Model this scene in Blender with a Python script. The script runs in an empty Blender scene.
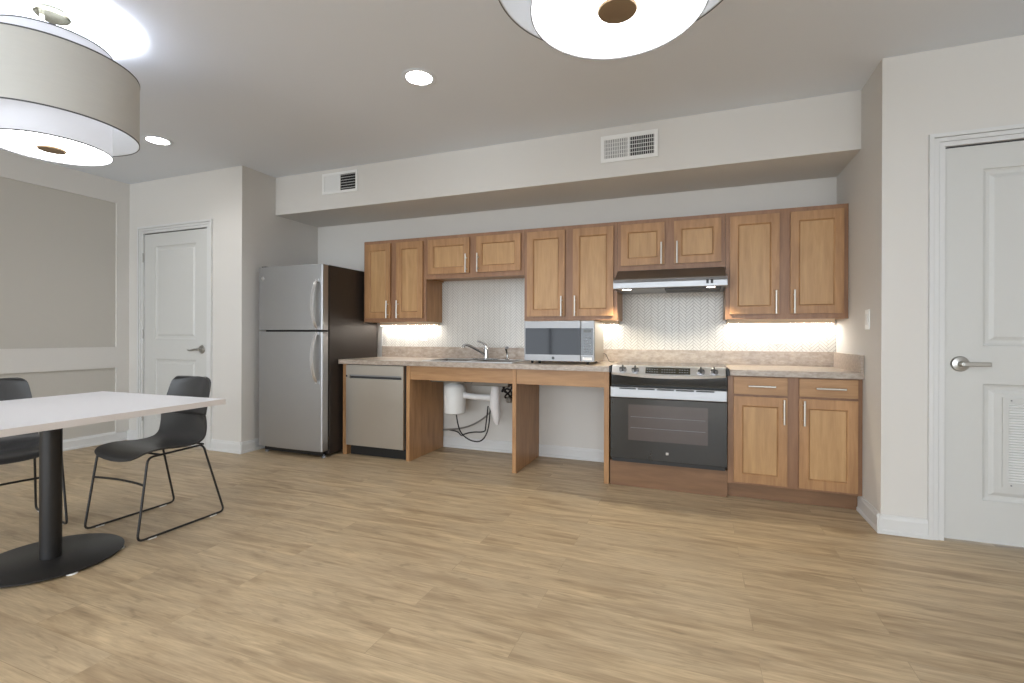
import bpy, bmesh, math, random
from mathutils import Vector, Matrix
random.seed(4)
SC = bpy.context.scene
COL = SC.collection
PI = math.pi

# ---------------------------------------------------------------- materials
def lin(c):
    c = c / 255.0
    return c / 12.92 if c <= 0.04045 else ((c + 0.055) / 1.055) ** 2.4
def rgb(r, g, b): return (lin(r), lin(g), lin(b), 1.0)

def new_mat(name):
    m = bpy.data.materials.new(name); m.use_nodes = True
    nt = m.node_tree
    return m, nt, nt.nodes['Principled BSDF']

def mat(name, col, rough=0.5, metal=0.0, bump=0.0, bscale=200, spec=0.5, var=0.0, vscale=3.0, emit=None, estr=0.0, aniso=None, coat=0.0):
    m, nt, b = new_mat(name)
    b.inputs['Base Color'].default_value = col
    b.inputs['Roughness'].default_value = rough
    b.inputs['Metallic'].default_value = metal
    b.inputs['Specular IOR Level'].default_value = spec
    b.inputs['Coat Weight'].default_value = coat
    tc = nt.nodes.new('ShaderNodeTexCoord')
    mp = nt.nodes.new('ShaderNodeMapping')
    nt.links.new(tc.outputs['Object'], mp.inputs['Vector'])
    if aniso: mp.inputs['Scale'].default_value = aniso
    if var > 0:
        n = nt.nodes.new('ShaderNodeTexNoise'); n.inputs['Scale'].default_value = vscale; n.inputs['Detail'].default_value = 4
        nt.links.new(mp.outputs[0], n.inputs['Vector'])
        r = nt.nodes.new('ShaderNodeMapRange')
        r.inputs['To Min'].default_value = 1 - var; r.inputs['To Max'].default_value = 1 + var
        nt.links.new(n.outputs['Fac'], r.inputs['Value'])
        h = nt.nodes.new('ShaderNodeHueSaturation'); h.inputs['Color'].default_value = col
        nt.links.new(r.outputs[0], h.inputs['Value']); nt.links.new(h.outputs[0], b.inputs['Base Color'])
    if bump > 0:
        n = nt.nodes.new('ShaderNodeTexNoise'); n.inputs['Scale'].default_value = bscale; n.inputs['Detail'].default_value = 3
        nt.links.new(mp.outputs[0], n.inputs['Vector'])
        bp = nt.nodes.new('ShaderNodeBump'); bp.inputs['Strength'].default_value = bump; bp.inputs['Distance'].default_value = 0.002
        nt.links.new(n.outputs['Fac'], bp.inputs['Height']); nt.links.new(bp.outputs[0], b.inputs['Normal'])
    if emit:
        b.inputs['Emission Color'].default_value = emit; b.inputs['Emission Strength'].default_value = estr
    return m

def wood_mat(name, c1, c2, rough=0.38, scale=(9, 9, 1.1), spec=0.4):
    m, nt, b = new_mat(name)
    L = nt.links.new
    tc = nt.nodes.new('ShaderNodeTexCoord'); oi = nt.nodes.new('ShaderNodeObjectInfo')
    mp = nt.nodes.new('ShaderNodeMapping'); mp.inputs['Scale'].default_value = scale
    L(tc.outputs['Object'], mp.inputs['Vector'])
    mul = nt.nodes.new('ShaderNodeMath'); mul.operation = 'MULTIPLY'; mul.inputs[1].default_value = 37
    L(oi.outputs['Random'], mul.inputs[0])
    n = nt.nodes.new('ShaderNodeTexNoise'); n.noise_dimensions = '4D'
    n.inputs['Scale'].default_value = 3.2; n.inputs['Detail'].default_value = 7; n.inputs['Distortion'].default_value = 0.5
    L(mp.outputs[0], n.inputs['Vector']); L(mul.outputs[0], n.inputs['W'])
    mp2 = nt.nodes.new('ShaderNodeMapping'); mp2.inputs['Scale'].default_value = tuple(s * (9 if s > 3 else 2.2) for s in scale)
    L(tc.outputs['Object'], mp2.inputs['Vector'])
    n2 = nt.nodes.new('ShaderNodeTexNoise'); n2.noise_dimensions = '4D'; n2.inputs['Scale'].default_value = 4; n2.inputs['Detail'].default_value = 3
    L(mp2.outputs[0], n2.inputs['Vector']); L(mul.outputs[0], n2.inputs['W'])
    add = nt.nodes.new('ShaderNodeMath'); add.operation = 'MULTIPLY_ADD'; add.inputs[1].default_value = 0.35
    L(n2.outputs['Fac'], add.inputs[0]); L(n.outputs['Fac'], add.inputs[2])
    r = nt.nodes.new('ShaderNodeMapRange'); r.inputs['From Min'].default_value = 0.45; r.inputs['From Max'].default_value = 0.9
    L(add.outputs[0], r.inputs['Value'])
    mx = nt.nodes.new('ShaderNodeMix'); mx.data_type = 'RGBA'
    mx.inputs['A'].default_value = c1; mx.inputs['B'].default_value = c2
    L(r.outputs[0], mx.inputs['Factor']); L(mx.outputs['Result'], b.inputs['Base Color'])
    b.inputs['Roughness'].default_value = rough; b.inputs['Specular IOR Level'].default_value = spec
    bp = nt.nodes.new('ShaderNodeBump'); bp.inputs['Strength'].default_value = 0.06; bp.inputs['Distance'].default_value = 0.001
    L(add.outputs[0], bp.inputs['Height']); L(bp.outputs[0], b.inputs['Normal'])
    return m

def floor_mat():
    m, nt, b = new_mat('oak_vinyl_planks')
    L = nt.links.new
    tc = nt.nodes.new('ShaderNodeTexCoord')
    br = nt.nodes.new('ShaderNodeTexBrick')
    br.offset = 0.37; br.offset_frequency = 2; br.squash = 1.0
    br.inputs['Scale'].default_value = 1.0
    br.inputs['Brick Width'].default_value = 1.22; br.inputs['Row Height'].default_value = 0.152
    br.inputs['Mortar Size'].default_value = 0.0012; br.inputs['Mortar Smooth'].default_value = 0.3; br.inputs['Bias'].default_value = 0
    br.inputs['Color1'].default_value = (0, 0, 0, 1); br.inputs['Color2'].default_value = (1, 1, 1, 1); br.inputs['Mortar'].default_value = (0.5, 0.5, 0.5, 1)
    L(tc.outputs['Object'], br.inputs['Vector'])
    sep = nt.nodes.new('ShaderNodeSeparateColor'); L(br.outputs['Color'], sep.inputs[0])
    w = nt.nodes.new('ShaderNodeMath'); w.operation = 'MULTIPLY'; w.inputs[1].default_value = 40; L(sep.outputs[0], w.inputs[0])
    def noise(sc, scale, det, dist=0.0):
        mp = nt.nodes.new('ShaderNodeMapping'); mp.inputs['Scale'].default_value = sc; L(tc.outputs['Object'], mp.inputs['Vector'])
        n = nt.nodes.new('ShaderNodeTexNoise'); n.noise_dimensions = '4D'; n.inputs['Scale'].default_value = scale
        n.inputs['Detail'].default_value = det; n.inputs['Distortion'].default_value = dist
        L(mp.outputs[0], n.inputs['Vector']); L(w.outputs[0], n.inputs['W']); return n.outputs['Fac']
    big = noise((1.0, 9, 1), 1.9, 8, 1.2)
    fine = noise((5, 75, 1), 2.0, 6, 0.5)
    blot = noise((1.2, 2.6, 1), 1.3, 3, 0.2)
    knot = noise((3.2, 15, 1), 2.0, 5, 1.5)
    def ramp(src, lo, hi, a, c):
        r = nt.nodes.new('ShaderNodeMapRange'); r.inputs['From Min'].default_value = lo; r.inputs['From Max'].default_value = hi
        r.inputs['To Min'].default_value = a; r.inputs['To Max'].default_value = c; L(src, r.inputs['Value']); return r.outputs[0]
    mx = nt.nodes.new('ShaderNodeMix'); mx.data_type = 'RGBA'
    mx.inputs['A'].default_value = rgb(152, 130, 102); mx.inputs['B'].default_value = rgb(198, 176, 142)
    L(ramp(big, 0.36, 0.66, 0, 1), mx.inputs['Factor'])
    mx2 = nt.nodes.new('ShaderNodeMix'); mx2.data_type = 'RGBA'; mx2.inputs['B'].default_value = rgb(182, 163, 135)
    L(mx.outputs['Result'], mx2.inputs['A']); L(ramp(blot, 0.4, 0.65, 0.0, 0.65), mx2.inputs['Factor'])
    v = nt.nodes.new('ShaderNodeMath'); v.operation = 'MULTIPLY'
    L(ramp(fine, 0.3, 0.7, 0.84, 1.13), v.inputs[0]); L(ramp(sep.outputs[0], 0, 1, 0.97, 1.03), v.inputs[1])
    v2 = nt.nodes.new('ShaderNodeMath'); v2.operation = 'MULTIPLY'; L(v.outputs[0], v2.inputs[0]); L(ramp(knot, 0.58, 0.74, 1.0, 0.72), v2.inputs[1])
    v3 = nt.nodes.new('ShaderNodeMath'); v3.operation = 'MULTIPLY'; L(v2.outputs[0], v3.inputs[0]); L(ramp(br.outputs['Fac'], 0, 1, 1.0, 0.82), v3.inputs[1])
    h = nt.nodes.new('ShaderNodeHueSaturation'); L(mx2.outputs['Result'], h.inputs['Color']); L(v3.outputs[0], h.inputs['Value'])
    L(h.outputs[0], b.inputs['Base Color'])
    b.inputs['Roughness'].default_value = 0.42; b.inputs['Specular IOR Level'].default_value = 0.35
    bp = nt.nodes.new('ShaderNodeBump'); bp.inputs['Strength'].default_value = 0.1; bp.inputs['Distance'].default_value = 0.001
    L(v3.outputs[0], bp.inputs['Height']); L(bp.outputs[0], b.inputs['Normal'])
    return m

def steel_mat(name, col, rough=0.3, scale=(1, 1, 160)):
    m, nt, b = new_mat(name); L = nt.links.new
    tc = nt.nodes.new('ShaderNodeTexCoord'); mp = nt.nodes.new('ShaderNodeMapping'); mp.inputs['Scale'].default_value = scale
    L(tc.outputs['Object'], mp.inputs['Vector'])
    n = nt.nodes.new('ShaderNodeTexNoise'); n.inputs['Scale'].default_value = 3; n.inputs['Detail'].default_value = 4
    L(mp.outputs[0], n.inputs['Vector'])
    r = nt.nodes.new('ShaderNodeMapRange'); r.inputs['To Min'].default_value = rough - 0.06; r.inputs['To Max'].default_value = rough + 0.08
    L(n.outputs['Fac'], r.inputs['Value']); L(r.outputs[0], b.inputs['Roughness'])
    b.inputs['Base Color'].default_value = col; b.inputs['Metallic'].default_value = 1
    return m

def laminate_mat():
    m, nt, b = new_mat('counter_laminate'); L = nt.links.new
    tc = nt.nodes.new('ShaderNodeTexCoord')
    mp = nt.nodes.new('ShaderNodeMapping'); mp.inputs['Scale'].default_value = (0.7, 1.4, 1.4); L(tc.outputs['Object'], mp.inputs['Vector'])
    n = nt.nodes.new('ShaderNodeTexNoise'); n.inputs['Scale'].default_value = 38; n.inputs['Detail'].default_value = 8; n.inputs['Roughness'].default_value = 0.65
    L(mp.outputs[0], n.inputs['Vector'])
    cr = nt.nodes.new('ShaderNodeValToRGB')
    cr.color_ramp.elements[0].position = 0.3; cr.color_ramp.elements[0].color = rgb(140, 126, 113)
    cr.color_ramp.elements[1].position = 0.7; cr.color_ramp.elements[1].color = rgb(184, 171, 158)
    L(n.outputs['Fac'], cr.inputs[0]); L(cr.outputs[0], b.inputs['Base Color'])
    b.inputs['Roughness'].default_value = 0.3
    return m

M = {}
M['wall'] = mat('wall_paint', rgb(213, 210, 205), 0.75, bump=0.15, bscale=350, spec=0.25)
M['wallbeige'] = mat('panel_paint', rgb(192, 188, 180), 0.75, bump=0.15, bscale=350, spec=0.25)
M['ceil'] = mat('ceiling_paint', rgb(224, 229, 236), 0.85, bump=0.15, bscale=300, spec=0.2)
M['trim'] = mat('trim_paint', rgb(214, 214, 213), 0.38, var=0.01)
M['door'] = mat('door_paint', rgb(204, 204, 201), 0.42, var=0.01)
M['floor'] = floor_mat()
M['wood'] = wood_mat('maple_stain', rgb(150, 110, 74), rgb(182, 140, 97))
M['woodpanel'] = wood_mat('maple_veneer_panel', rgb(166, 128, 86), rgb(191, 153, 107))
M['wood_frame'] = wood_mat('maple_stain_frame', rgb(132, 97, 72), rgb(154, 116, 86))
M['woodh'] = wood_mat('maple_stain_rail', rgb(150, 112, 76), rgb(180, 140, 98), scale=(1.1, 9, 9))
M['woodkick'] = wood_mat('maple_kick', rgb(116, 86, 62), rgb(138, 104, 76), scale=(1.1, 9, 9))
M['woodpale'] = mat('cabinet_interior', rgb(226, 206, 178), 0.5, var=0.04)
M['steel'] = steel_mat('brushed_steel', rgb(158, 159, 161), 0.40)
M['steelv'] = steel_mat('brushed_steel_vertical', rgb(176, 177, 179), 0.42, (120, 120, 1))
M['steelmw'] = steel_mat('microwave_steel', rgb(142, 142, 143), 0.42)
M['steelw'] = steel_mat('warm_brushed_steel', rgb(192, 186, 177), 0.42, (120, 120, 1))
M['chrome'] = mat('chrome', rgb(205, 206, 208), 0.14, 1.0, var=0.01)
M['nickel'] = mat('satin_nickel', rgb(178, 176, 172), 0.28, 1.0, var=0.02)
M['pull'] = mat('brushed_nickel_pull', rgb(214, 212, 206), 0.35, 0.85, var=0.02)
M['black'] = mat('black_plastic', rgb(22, 22, 23), 0.45, var=0.05)
M['blackgloss'] = mat('black_glass', rgb(24, 25, 26), 0.06, spec=0.6, var=0.02)
M['ovenglass'] = mat('oven_glass', rgb(38, 39, 39), 0.12, spec=0.7, var=0.03)
M['ovenwin'] = mat('oven_window', rgb(78, 70, 68), 0.14, spec=0.7, var=0.12, vscale=9)
M['mwglass'] = mat('microwave_glass', rgb(40, 43, 50), 0.05, spec=0.22, var=0.03)
M['fridgeside'] = mat('fridge_side', rgb(62, 56, 52), 0.33, 0.4, var=0.03, spec=0.5)
M['hoodtop'] = mat('hood_top_steel', rgb(120, 112, 104), 0.5, 0.75, var=0.03)
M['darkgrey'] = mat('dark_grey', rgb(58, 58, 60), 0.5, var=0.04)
M['powder'] = mat('powder_black', rgb(38, 37, 37), 0.42, 0.2, bump=0.1, bscale=600)
M['chair'] = mat('chair_plastic', rgb(52, 52, 53), 0.36, bump=0.12, bscale=500)
M['tabletop'] = mat('white_laminate', rgb(212, 212, 217), 0.35, var=0.01)
M['tableedge'] = mat('table_edge', rgb(212, 206, 203), 0.4, var=0.01)
M['lam'] = laminate_mat()
M['tile'] = mat('white_tile', rgb(208, 205, 199), 0.16, var=0.05, vscale=14, spec=0.5)
M['grout'] = mat('grout', rgb(142, 138, 132), 0.8, var=0.03)
M['white'] = mat('white_plastic', rgb(232, 232, 230), 0.4, var=0.01)
M['wrap'] = mat('white_pipe_wrap', rgb(228, 226, 226), 0.55, bump=0.5, bscale=40)
M['shadeout'] = mat('shade_fabric', rgb(212, 212, 208), 0.8, bump=0.3, bscale=500, spec=0.1, var=0.03, vscale=14, aniso=(1, 1, 8))
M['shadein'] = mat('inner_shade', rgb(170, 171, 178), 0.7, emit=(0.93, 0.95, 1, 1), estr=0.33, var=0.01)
M['diffuser'] = mat('lamp_diffuser', rgb(240, 240, 240), 0.5, emit=(1, 0.99, 0.97, 1), estr=9.5, var=0.01)
M['bronze'] = mat('finial_bronze', rgb(136, 115, 90), 0.5, 0.2, var=0.03)
M['canopy'] = mat('canopy_metal', rgb(118, 116, 100), 0.25, 1.0, var=0.05)
M['rim'] = mat('shade_rim', rgb(84, 84, 86), 0.6, var=0.02)
M['led'] = mat('led_lens', rgb(250, 250, 250), 0.5, emit=(1, 0.97, 0.92, 1), estr=16.0, var=0.01)
M['strip'] = mat('strip_lens', rgb(250, 250, 250), 0.5, emit=(1, 0.95, 0.87, 1), estr=25.0, var=0.01)
M['hoodlens'] = mat('hood_lens', rgb(250, 250, 250), 0.5, emit=(1, 0.92, 0.8, 1), estr=9.0, var=0.01)
M['display'] = mat('display', rgb(52, 50, 40), 0.2, var=0.3, vscale=60)
M['handle'] = mat('polished_steel', rgb(214, 215, 217), 0.3, 0.9, var=0.01)
M['void'] = mat('duct_dark', rgb(30, 30, 31), 0.9, var=0.02)
M['btn'] = mat('button_grey', rgb(120, 122, 126), 0.4, var=0.02)
M['greyhose'] = mat('grey_hose', rgb(140, 138, 134), 0.4, 0.3, var=0.05)
M['shadow_gap'] = mat('door_gap_rubber', rgb(26, 26, 27), 0.7, var=0.02)

# ---------------------------------------------------------------- mesh builder
class MB:
    def __init__(s): s.v = []; s.f = []; s.sm = []
    def face(s, idx, smooth=False): s.f.append(tuple(idx)); s.sm.append(smooth)
    def add(s, pts):
        n = len(s.v); s.v.extend(Vector(p) for p in pts); return n
    def box(s, x0, x1, y0, y1, z0, z1):
        x0, x1 = min(x0, x1), max(x0, x1); y0, y1 = min(y0, y1), max(y0, y1); z0, z1 = min(z0, z1), max(z0, z1)
        n = s.add([(x0, y0, z0), (x1, y0, z0), (x1, y1, z0), (x0, y1, z0), (x0, y0, z1), (x1, y0, z1), (x1, y1, z1), (x0, y1, z1)])
        for q in ((0, 3, 2, 1), (4, 5, 6, 7), (0, 1, 5, 4), (1, 2, 6, 5), (2, 3, 7, 6), (3, 0, 4, 7)): s.face([n + i for i in q])
        return s
    def obox(s, p0, p1, w, h, up=(0, 0, 1)):          # a bar from p0 to p1, w across, h along up
        p0, p1 = Vector(p0), Vector(p1); d = (p1 - p0).normalized(); up = Vector(up)
        sd = d.cross(up).normalized() * w / 2; u = sd.cross(d).normalized() * h / 2
        pts = []
        for p in (p0, p1): pts += [p - sd - u, p + sd - u, p + sd + u, p - sd + u]
        n = s.add(pts)
        for q in ((0, 1, 2, 3), (7, 6, 5, 4), (0, 4, 5, 1), (1, 5, 6, 2), (2, 6, 7, 3), (3, 7, 4, 0)): s.face([n + i for i in q])
        return s
    def prism(s, prof, a0, a1, axis='x'):             # profile of 2-D points swept along an axis
        def P(a, p):
            return {'x': (a, p[0], p[1]), 'y': (p[0], a, p[1]), 'z': (p[0], p[1], a)}[axis]
        k = len(prof); n = s.add([P(a0, p) for p in prof] + [P(a1, p) for p in prof])
        for i in range(k):
            j = (i + 1) % k; s.face((n + i, n + j, n + k + j, n + k + i))
        s.face([n + i for i in range(k)][::-1]); s.face([n + k + i for i in range(k)])
        return s
    def lathe(s, prof, c=(0, 0, 0), ax=(0, 0, 1), seg=32, closed=False):   # prof: (radius, height)
        ax = Vector(ax).normalized(); t = ax.orthogonal().normalized(); b = ax.cross(t); c = Vector(c)
        rows = []
        for r, h in prof:
            if r < 1e-6: rows.append([s.add([c + ax * h])])
            else:
                n = s.add([c + ax * h + (t * math.cos(2 * PI * i / seg) + b * math.sin(2 * PI * i / seg)) * r for i in range(seg)])
                rows.append([n + i for i in range(seg)])
        pairs = list(zip(rows, rows[1:])) + ([(rows[-1], rows[0])] if closed else [])
        for A, B in pairs:
            for i in range(seg):
                j = (i + 1) % seg
                if len(A) == 1 and len(B) == 1: continue
                if len(A) == 1: s.face((A[0], B[j], B[i]), True)
                elif len(B) == 1: s.face((A[i], A[j], B[0]), True)
                else: s.face((A[i], A[j], B[j], B[i]), True)
        return s
    def tube(s, pts, r, seg=10, rads=None, smooth_path=0):
        pts = [Vector(p) for p in pts]
        for _ in range(smooth_path):
            q = [pts[0]]
            for a, b2 in zip(pts, pts[1:]): q += [a * .75 + b2 * .25, a * .25 + b2 * .75]
            q.append(pts[-1]); pts = q
        n = len(pts)
        rr = [r] * n if rads is None else [rads[0] + (rads[1] - rads[0]) * i / (n - 1) for i in range(n)] if len(rads) == 2 else rads
        d0 = (pts[1] - pts[0]).normalized(); t = d0.orthogonal().normalized(); rows = []
        for i, p in enumerate(pts):
            d = ((pts[min(i + 1, n - 1)] - pts[max(i - 1, 0)])).normalized()
            t = (t - d * t.dot(d)).normalized(); b = d.cross(t)
            k = s.add([p + (t * math.cos(2 * PI * a / seg) + b * math.sin(2 * PI * a / seg)) * rr[i] for a in range(seg)])
            rows.append(k)
        for A, B in zip(rows, rows[1:]):
            for i in range(seg):
                j = (i + 1) % seg; s.face((A + i, A + j, B + j, B + i), True)
        s.face([rows[0] + i for i in range(seg)][::-1]); s.face([rows[-1] + i for i in range(seg)])
        return s
    def panelled(s, x0, x1, z0, z1, yf, yb, holes, loops):
        """A slab from yf (front) to yb with recessed panels; loops = [(inset, depth)...] nested inside each hole."""
        xs = sorted({x0, x1, *[h[0] for h in holes], *[h[1] for h in holes]})
        zs = sorted({z0, z1, *[h[2] for h in holes], *[h[3] for h in holes]})
        def inhole(x, z): return any(h[0] < x < h[1] and h[2] < z < h[3] for h in holes)
        for xa, xb in zip(xs, xs[1:]):
            for za, zb in zip(zs, zs[1:]):
                if not inhole((xa + xb) / 2, (za + zb) / 2):
                    n = s.add([(xa, yf, za), (xb, yf, za), (xb, yf, zb), (xa, yf, zb)]); s.face((n, n + 1, n + 2, n + 3))
        for h in holes:
            prev = None
            for ins, dep in [(0, 0)] + loops:
                n = s.add([(h[0] + ins, yf + dep, h[2] + ins), (h[1] - ins, yf + dep, h[2] + ins), (h[1] - ins, yf + dep, h[3] - ins), (h[0] + ins, yf + dep, h[3] - ins)])
                if prev is not None:
                    for i in range(4):
                        j = (i + 1) % 4; s.face((prev + i, prev + j, n + j, n + i))
                prev = n
            s.face((prev, prev + 1, prev + 2, prev + 3))
        n = s.add([(x0, yf, z0), (x1, yf, z0), (x1, yb, z0), (x0, yb, z0), (x0, yf, z1), (x1, yf, z1), (x1, yb, z1), (x0, yb, z1)])
        for q in ((0, 3, 2, 1), (4, 5, 6, 7), (1, 2, 6, 5), (2, 3, 7, 6), (3, 0, 4, 7)): s.face([n + i for i in q])
        return s
    def build(s, name, material, parent=None, origin=None, bevel=0, weld=True, seg=2, smooth=False):
        """Vertices are in world space (or in the thing's own space when the parent sits at the origin)."""
        if origin is None:
            origin = parent.get('_o', (0, 0, 0)) if parent is not None else (0, 0, 0)
        o3 = Vector(origin)
        me = bpy.data.meshes.new(name)
        me.from_pydata([tuple(v - o3) for v in s.v], [], s.f)
        me.polygons.foreach_set('use_smooth', [bool(a or smooth) for a in s.sm])
        if weld or True:
            bm = bmesh.new(); bm.from_mesh(me)
            if weld: bmesh.ops.remove_doubles(bm, verts=bm.verts, dist=1e-5)
            bmesh.ops.recalc_face_normals(bm, faces=bm.faces); bm.to_mesh(me); bm.free()
        me.materials.append(material); me.update()
        ob = bpy.data.objects.new(name, me); COL.objects.link(ob)
        if parent is not None:
            ob.parent = parent
        else: ob.location = o3
        ob['_o'] = tuple(origin)
        if bevel:
            md = ob.modifiers.new('bevel', 'BEVEL'); md.width = bevel; md.segments = seg; md.limit_method = 'ANGLE'; md.angle_limit = math.radians(40)
        if any(s.sm) or smooth:
            try: me.set_sharp_from_angle(angle=math.radians(38))
            except Exception: pass
        return ob

def B(*a):
    m = MB()
    return m.box(*a)

def tag(o, label=None, cat=None, group=None, kind=None):
    if label: o['label'] = label
    if cat: o['category'] = cat
    if group: o['group'] = group
    if kind: o['kind'] = kind
    return o
def thing(name, loc, label, cat, group=None):
    o = bpy.data.objects.new(name, None); o.empty_display_size = 0.1; COL.objects.link(o); o.location = loc; o['_o'] = tuple(loc)
    return tag(o, label, cat, group)
def root(name, loc, kind='structure', label=None):
    o = bpy.data.objects.new(name, None); o.empty_display_size = 0.1; COL.objects.link(o); o.location = loc; o['_o'] = tuple(loc)
    return tag(o, label, kind=kind)
def struct(name, mb, m, **k):
    return tag(mb.build(name, m, **k), kind='structure')

# ---------------------------------------------------------------- measured room
H = 2.5617                       # ceiling
XL, XR = -3.2044, 1.507          # kitchen alcove sides
YL, YR = -0.9175, -0.9074        # faces of the walls beside the alcove
XLL, XRR = -4.766, 3.30
YN = -8.2
YB, ZB = -0.5528, 2.2021         # bulkhead
DL0, DL1 = -4.522, -3.640        # left door leaf
DR0, DR1 = 1.782, 2.696          # right door leaf
DZ = 2.04

struct('floor', B(XLL - .1, XRR + .1, YN - .1, 0.1, -0.05, 0.0), M['floor'])
struct('ceiling', B(XLL - .1, XRR + .1, YN - .1, 0.1, H, H + .05), M['ceil'])
struct('ceiling_bulkhead', B(XL, XR, YB, 0.0, ZB, H), M['wall'])
struct('wall_back', B(XL - .1, XR + .1, 0, 0.1, 0, H), M['wall'])
w = MB(); w.box(XLL, DL0 - .012, YL, YL + .12, 0, H); w.box(DL1 + .012, XL, YL, YL + .12, 0, H); w.box(DL0 - .012, DL1 + .012, YL, YL + .12, DZ + .012, H)
w.box(XL - .12, XL, YL + .12, 0, 0, H)
struct('wall_alcove_left', w, M['wall'], weld=False)
w = MB(); w.box(XR, DR0 - .012, YR, YR + .12, 0, H); w.box(DR1 + .012, XRR, YR, YR + .12, 0, H); w.box(DR0 - .012, DR1 + .012, YR, YR + .12, DZ + .012, H)
w.box(XR, XR + .12, YR + .12, 0, 0, H)
struct('wall_alcove_right', w, M['wall'], weld=False)
struct('wall_right', B(XRR, XRR + .1, YN, YR + .12, 0, H), M['wall'])
struct('wall_left', B(XLL - .1, XLL, YN, YL + .12, 0, H), M['wallbeige'])
# behind the camera: a wall with two big windows
wx = [(-4.4, -1.1), (-0.5, 2.8)]; wz = (0.15, 2.40)
w = MB(); xs = [XLL] + [a for p in wx for a in p] + [XRR]
for i in range(0, len(xs), 2): w.box(xs[i], xs[i + 1], YN - .1, YN, 0, H)
for a, b in wx: w.box(a, b, YN - .1, YN, 0, wz[0]); w.box(a, b, YN - .1, YN, wz[1], H)
struct('wall_front', w, M['wall'], weld=False)
for i, (a, b) in enumerate(wx):
    r = root('window_%d' % (i + 1), (a, YN, wz[0]))
    f = MB(); t = .05
    f.box(a, b, YN - .08, YN + .01, wz[0], wz[0] + t); f.box(a, b, YN - .08, YN + .01, wz[1] - t, wz[1])
    for x in (a, (a + b) / 2 - t / 2, b - t): f.box(x, x + t, YN - .08, YN + .01, wz[0], wz[1])
    f.box(a, b, YN - .06, YN, (wz[0] + wz[1]) / 2 - .02, (wz[0] + wz[1]) / 2 + .02)
    f.build('window_frame', M['trim'], r, weld=False)

# panelled boards on the left wall
t = MB(); th = 0.02
t.box(XLL, XLL + th, -1.03, YL, 0.09, H)                 # corner stile
for (za, zb) in ((2.345, H), (0.728, 0.932)): t.box(XLL, XLL + th, -3.9, -1.03, za, zb)
t.box(XLL, XLL + th, -4.01, -3.9, 0.09, H)
struct('trim_1', t, M['wall'], weld=False)
def baseboard(name, segs):
    # segs: (p0, p1, normal) along the wall; profile with a cap bead
    b = MB()
    for p0, p1, nrm in segs:
        p0, p1, n = Vector((*p0, 0)), Vector((*p1, 0)), Vector((*nrm, 0))
        prof = [(0, 0), (.020, 0), (.020, .016), (.014, .024), (.014, .078), (.009, .088), (.007, .098), (0, .100)]
        k = len(prof); a = b.add([p0 + n * q[0] + Vector((0, 0, q[1])) for q in prof] + [p1 + n * q[0] + Vector((0, 0, q[1])) for q in prof])
        for i in range(k):
            j = (i + 1) % k; b.face((a + i, a + j, a + k + j, a + k + i))
        b.face([a + i for i in range(k)]); b.face([a + k + i for i in range(k)])
    struct(name, b, M['trim'], weld=False)
CW = 0.062   # casing width
e = .0002
baseboard('baseboard_left', [((XLL + e, YN), (XLL + e, YL), (1, 0))])
baseboard('baseboard_alcove_left', [((XLL, YL - e), (DL0 - CW - .012, YL - e), (0, -1)), ((DL1 + CW + .012, YL - e), (XL + .02, YL - e), (0, -1)), ((XL + e, YL - .02), (XL + e, 0), (1, 0))])
baseboard('baseboard_back', [((XL + .02, -e), (XR - .02, -e), (0, -1))])
baseboard('baseboard_alcove_right', [((XR - e, YR - .02), (XR - e, -.556), (-1, 0)), ((XR - .02, YR - e), (DR0 - CW - .012, YR - e), (0, -1)), ((DR1 + CW + .012, YR - e), (XRR, YR - e), (0, -1))])

def casing(name, x0, x1, yf, z1):
    # stepped door casing around an opening, plus the jamb
    t = MB()
    for (o0, o1, d) in ((.0, .017, .009), (.0195, .040, .014), (.0425, CW, .020)):
        t.box(x0 - o1, x0 - o0, yf - d, yf - e, 0, z1 + o1)
        t.box(x1 + o0, x1 + o1, yf - d, yf - e, 0, z1 + o1)
        t.box(x0 - o0, x1 + o0, yf - d, yf - e, z1 + o0, z1 + o1)
    for a, b in ((x0 - CW + .001, x0), (x1, x1 + CW - .001)): t.box(a, b, yf - .004, yf - e, 0, z1)
    t.box(x0 - CW + .001, x1 + CW - .001, yf - .004, yf - e, z1, z1 + CW - .001)
    for a, b in ((x0, x0 + .007), (x1 - .007, x1)): t.box(a, b, yf - .008, yf + .12, 0, z1)
    t.box(x0 + .007, x1 - .007, yf - .008, yf + .12, z1 - .005, z1)
    struct(name, t, M['trim'], weld=False)
casing('trim_2', DL0 - .012, DL1 + .012, YL, DZ + .012)
casing('trim_3', DR0 - .012, DR1 + .012, YR, DZ + .012)

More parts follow.
